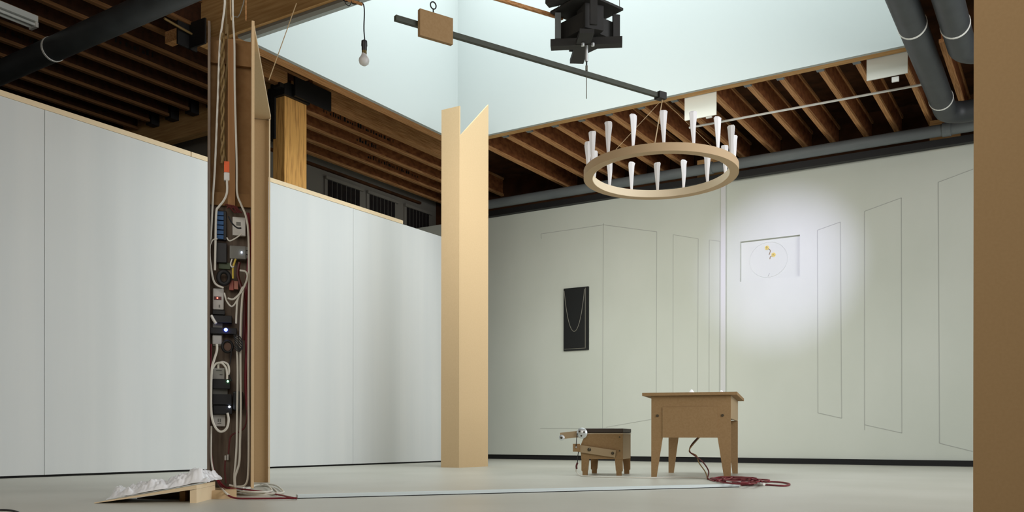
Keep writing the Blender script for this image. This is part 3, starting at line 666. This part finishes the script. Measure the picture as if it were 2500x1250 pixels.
MB().obox((A+B)/2+Zv*.0025, dd, nn, Zv, L, .05, .005).build('base', M['black_gap'], tk)
# small junk: floor seams none

# ================================================================== BACK WALL PIECES
x0, x1b = -6.901, -6.46
bp_ = thing('black_panel', 'tall black panel with a drooping chain line on the back wall', 'panel', ((x0+x1b)/2, 12.58, 1.75))
zb0 = P(1378,857,Y=12.58).z; zb1 = P(1378,705,Y=12.58).z
MB().box(x0, x1b, 12.565, 12.598, zb0, zb1).build('board', M['slate'], bp_)
MB().box(x1b-.055, x1b-.043, 12.560, 12.5645, zb0+.02, zb1-.02).build('inner_line', M['strand'], bp_)
MB().box(x0+.02, x1b-.04, 12.560, 12.5645, zb0+.022, zb0+.03).build('inner_line', M['strand'], bp_)
w0, w1_ = x0+.012, x1b-.062
pts = []
for k in range(21):
    u = k/20*2-1; pts.append(Vector(((w0+w1_)/2+(w1_-w0)/2*u, 12.56, zb0+.30+(zb1-.04-zb0-.30)*(math.cosh(1.7*u)-1)/(math.cosh(1.7)-1))))
MB().tube(pts, .006, 5, smooth=False).build('chain_line', M['strand'], bp_)
# recessed plaque with faint circle and two blossoms
rp_ = thing('relief_plaque', 'recessed white plaque with a faint circle and yellow flowers in the spotlight', 'plaque', ((NX0+NX1)/2, 12.72, NZ0))
MB().box(NX0+.001, NX1-.001, 12.715, 12.738, NZ0+.001, NZ1-.001).build('plaque_board', M['white_back'], rp_)
yq = 12.713
cxp, czp = (NX0+NX1)/2-.03, (NZ0+NZ1)/2
MB().tube([(cxp+.27*math.cos(a*math.pi/18), yq, czp+.25*math.sin(a*math.pi/18)) for a in range(36)], .005, 5, smooth=False, closed=True).build('raised_circle', M['white_back'], rp_)
for (px, py) in ((1872,605),(1888,622)):
    c = P(px, py, Y=yq); mfl = MB()
    for k in range(5): mfl.cyl((c.x+.018*math.cos(k*1.257), yq-.008, c.z+.018*math.sin(k*1.257)), (0,1,0), .015, .009, 8)
    mfl.build('blossom', M['flower'], rp_)
MB().tube([P(1875,607,Y=yq), P(1880,612,Y=yq), P(1877,622,Y=yq)], .005, 5).build('stem', M['brown_cable'], rp_)
MB().tube([P(1886,624,Y=yq), P(1880,627,Y=yq), P(1879,633,Y=yq)], .005, 5).build('stem', M['brown_cable'], rp_)
MB().tube([P(1878,667,Y=yq), P(1874,675,Y=yq)], .004, 5, smooth=False).build('short_mark', M['pencil'], rp_)

# ================================================================== MOBILE: boom, ring, motor, bulb
B0 = P(963,44,Z=2.9); B1 = P(1616,236,Z=2.9); bd = (B1-B0).normalized(); bn = Vector((-bd.y, bd.x, 0))
bo = thing('balance_boom', 'dark horizontal boom hanging below the skylight', 'boom', (B0+B1)/2)
MB().obox((B0+B1)/2, bd, bn, Zv, (B1-B0).length, .028, .032).build('rod', M['rod'], bo)
MB().obox(B1-bd*.02, bd, bn, Zv, .07, .06, .05).build('end_clamp', M['black_wood'], bo)
t58 = P(1058,70,D=(P(1058,70,Z=2.9)).dot(Vector((VX,VY,0)))); 
k_ = ((t58-B0).dot(bd)); bc = B0+bd*k_
nb = -bn if (-bn).dot(Vector((-VX,-VY,0))) > 0 else bn
wt = MB().obox(bc+nb*.03+Zv*.0, bd, bn, Zv, .235, .03, .165).build('counterweight', M['mdf_table'], bo, bevel=.003)
hk = MB().tube([bc+Zv*.08, bc+Zv*.125], .004, 6)
hk.tube([bc+Zv*(.148+.022*math.sin(a))+bd*.02*math.cos(a) for a in [i*math.pi/6 for i in range(12)]], .004, 6, closed=True)
hk.build('eye_hook', M['black_cord'], wt)
# ring
RC = Vector((B1.x, B1.y, 0)); rc = P(1611,426,D=RC.dot(Vector((VX,VY,0)))); RC = Vector((rc.x, rc.y, 0)); zr = rc.z-.021
RO = 186.5/FPX*RC.dot(Vector((VX,VY,0)))
rg = thing('hanging_ring', 'large fibreboard ring with sixteen white paper spikes hung below the skylight', 'chandelier', (RC.x, RC.y, zr))
n = 72; vs=[]; fs=[]
prof = [(RO,0),(RO,.058),(RO-.062,.058),(RO-.065,0)]
for k in range(n):
    a = 2*math.pi*k/n
    for r_, z_ in prof: vs.append((RC.x+r_*math.cos(a), RC.y+r_*math.sin(a), zr+z_))
for k in range(n):
    j = (k+1)%n
    for i in range(4): fs.append((k*4+i, j*4+i, j*4+(i+1)%4, k*4+(i+1)%4))
tilt = Matrix.Translation(Vector((RC.x,RC.y,zr+.03))) @ Matrix.Rotation(math.radians(-1.7), 4, Vector((RX,RY,0))) @ Matrix.Translation(-Vector((RC.x,RC.y,zr+.03)))
tv = lambda L: [tilt @ Vector(p) for p in L]
MB().add(tv(vs), fs).build('hoop', M['ring'], rg, smooth=True)
vs=[]; fs=[]
for k in range(n):
    a = 2*math.pi*k/n
    for r_, z_ in ((RO-.0625,.001),(RO-.0625,.058),(RO-.068,.058),(RO-.068,.001)): vs.append((RC.x+r_*math.cos(a), RC.y+r_*math.sin(a), zr+z_))
for k in range(n):
    j = (k+1)%n
    for i in range(4): fs.append((k*4+i, j*4+i, j*4+(i+1)%4, k*4+(i+1)%4))
MB().add(tv(vs), fs).build('pale_inner_lining', M['lining'], rg, smooth=True)
random.seed(11)
for k in range(16):
    th = math.radians(-7+22.5*k); rm_ = RO-.033
    pos = RC+Vector((RX,RY,0))*rm_*math.sin(th)-Vector((VX,VY,0))*rm_*math.cos(th)
    H_ = .235; yw = random.uniform(-.5,.5)+YAW; ux = Vector((math.cos(yw),math.sin(yw),0)); uy = Vector((-math.sin(yw),math.cos(yw),0))
    w0, w1_ = .009, .027; vs = []
    zz = [0, .12, .2, H_-.01, H_]; ww = [w0, w0+(w1_-w0)*.5, w0+(w1_-w0)*.85, w1_, w1_*.5+random.uniform(0,.009)]
    for z_, w_ in zip(zz, ww):
        jx = random.uniform(-.003,.003)
        for a,b in ((-1,-.35),(0,-.75),(1,-.35),(1,.35),(-1,.35)): vs.append(pos+ux*(a*w_+jx)+uy*b*w_*.5+Zv*(zr+.057+z_))
    fs = []
    for i in range(4):
        for j in range(5): fs.append((i*5+j, i*5+(j+1)%5, (i+1)*5+(j+1)%5, (i+1)*5+j))
    fs += [(4,3,2,1,0), (20,21,22,23,24)]
    MB().add(tv(vs), fs).build('paper_spike', M['paper'], rg)
for ax_, yy in ((1592,346),(1745,350),(1470,362)):
    hang = B1-Zv*.02; tt = P(ax_, yy, D=6.0 if ax_==1592 else 6.25)
    dv = Vector((tt.x-RC.x, tt.y-RC.y, 0)).normalized()
    MB().tube([hang, Vector((RC.x,RC.y,zr+.058))+dv*(RO-.03)], .004 if ax_==1592 else .0018, 5).build('cord', M['thread'], rg)

# motor housing
mc = B0+bd*((P(1443,175,Z=2.9)-B0).dot(bd)); MX = Vector((RX,RY,0)); MY = Vector((VX,VY,0))
mh = thing('motor_housing', 'black wooden motor housing hanging above the boom', 'motor housing', (mc.x, mc.y, 3.05))
C0 = Vector((mc.x, mc.y, 0))
def mob(dx, dy, z, sx_, sy_, sz_, rot=0.0):
    a = rot; u = MX*math.cos(a)+MY*math.sin(a); v2 = -MX*math.sin(a)+MY*math.cos(a)
    return MB().obox(C0+MX*dx+MY*dy+Zv*z, u, v2, Zv, sx_, sy_, sz_)
mob(0,0,3.345,.36,.36,.016, math.radians(40)).build('top_board', M['black_wood'], mh)
mob(.0,.02,3.125,.50,.075,.05, math.radians(-6)).build('cross_arm', M['black_wood'], mh)
mob(-.03,.06,3.118,.10,.50,.03, math.radians(4)).build('cross_arm', M['black_wood'], mh)
mob(-.16,-.10,3.37,.26,.07,.025, math.radians(-25)).build('upper_arm', M['black_wood'], mh)
mob(.02,-.05,3.25,.14,.14,.17, math.radians(20)).build('motor_box', M['black_wood'], mh)
mob(-.20,.02,3.24,.04,.05,.18).build('upright', M['steel_grey'], mh); mob(.21,.03,3.24,.05,.02,.18, math.radians(15)).build('upright', M['black_wood'], mh)
mob(.03,-.2,3.25,.05,.02,.19, math.radians(10)).build('upright', M['black_wood'], mh); mob(-.05,.2,3.24,.12,.02,.19, math.radians(10)).build('upright', M['black_wood'], mh)
mob(.0,.09,3.23,.30,.30,.12, math.radians(40)).build('gear_case', M['black_wood'], mh)
for dx in (-.03,.04):
    MB().cyl(C0+MX*dx+MY*-.04+Zv*3.08, Zv, .012, .02, 8).build('bolt', M['chrome'], mh)
MB().cyl(C0+Zv*2.99, Zv, .011, .12, 12).build('shaft', M['chrome'], mh, smooth=True)
MB().tube([C0+Zv*2.99, C0+Zv*2.95, C0+Zv*2.915], .005, 6).build('shaft_hook', M['black_cord'], mh)
MB().cyl(C0+Zv*2.925, Zv, .009, .035, 8).build('turnbuckle', M['strand'], mh)
MB().cyl(C0+Zv*2.73, Zv, .003, .17, 6).build('drop_rod', M['strand'], mh)
for dx, dy in ((-.20,-.05),(.23,.0),(.0,-.2)):
    MB().tube([C0+MX*dx+MY*dy+Zv*3.35, C0+MX*dx*.98+MY*dy+Zv*5.4], .0025, 5).build('hanging_wire', M['strand'], mh)
tag(MB().box(OX0+.02, OX1-.02, C0.y+.84, C0.y+.9, 5.4, 5.5).build('bridge_bar', M['lumber_x']), 'wooden bar across the skylight shaft above the motor', 'bar')
A = P(1215,-2,Z=3.34); B = P(1372,45,Z=3.34); dd = (B-A).normalized()
tag(MB().obox(A+(B-A)/2-dd*.5, dd, Zv.cross(dd), Zv, (B-A).length+1.0, .022, .022).tube([A-dd*.9, A-dd*.9+Zv*1.5], .003, 5, smooth=False).build('wooden_strut', M['lumber']), 'thin wooden strut running up-left from the motor housing', 'strut')

# bulb pendant
BD = 6.0
pb = thing('pendant_bulb', 'bare frosted bulb hanging on a black cord from a stick', 'lamp', P(887,160,D=BD))
MB().tube([P(880,6,D=BD), P(886,12,D=BD), P(888,30,D=BD), P(887,70,D=BD), P(889,98,D=BD)], .0045, 6).build('cord', M['black_cord'], pb)
k = BD/FPX
MB().lathe(P(888,124,D=BD), [(.006,27*k),(7*k,24*k),(7.5*k,12*k),(6.5*k,10*k),(6.5*k,2*k),(6*k,0)], 16).build('socket', M['black_plastic'], pb, smooth=True)
MB().lathe(P(888,134,D=BD), [(6.2*k,0),(6*k,11*k)], 16).build('screw_cap', M['brass'], pb, smooth=True)
MB().lathe(P(887.5,160.5,D=BD), [(.001,0),(6*k,1.2*k),(11*k,5*k),(13*k,12*k),(12.4*k,17*k),(9.5*k,21.5*k),(7*k,25*k),(6*k,30*k)], 24).build('glass_bulb', M['bulb'], pb, smooth=True)
A = P(690,-46,D=6.3); B = P(881,10,D=5.99)
stk = thing('pendant_stick', 'thin wooden stick that carries the bulb cord', 'stick', (A+B)/2)
dd = (B-A).normalized(); MB().obox((A+B)/2, dd, Vector((-dd.y,dd.x,0)).normalized(), dd.cross(Vector((-dd.y,dd.x,0)).normalized()), (B-A).length, .022, .016).build('stick', M['lumber'], stk)
MB().tube([A+(B-A)*f_+Vector((0,0,.014*math.sin(f_*60)))+Vector((.012*math.cos(f_*60),0,0)) for f_ in [.35+.65*i/60 for i in range(61)]], .0035, 5, smooth=False).build('wound_cord', M['black_cord'], stk)
MB().tube([A+Zv*.01, Vector((A.x,A.y,4.92))], .003, 5, smooth=False).build('hanging_wire', M['strand'], stk)
MB().tube([P(838,-5,D=6.0),P(842,8,D=6.0),P(850,14,D=6.0),P(855,9,D=6.0),P(856,2,D=6.0)], .003, 5).build('loose_loop', M['black_cord'], stk)
tag(MB().tube([P(722,8,D=7.6), P(655,196,D=7.6)], .004, 5).build('string', M['thread']), 'thin pale string slanting down beside the wooden post', 'string')
tag(MB().tube([P(400,45,Z=4.5), P(440,68,Z=4.5), P(520,112,Z=4.5)], .012, 6).build('ceiling_cable', M['brown_cable'], smooth=True), 'pale cable running under the joists left of the column', 'cable')

for o in S.objects:
    if '_w' in o.keys(): del o['_w']
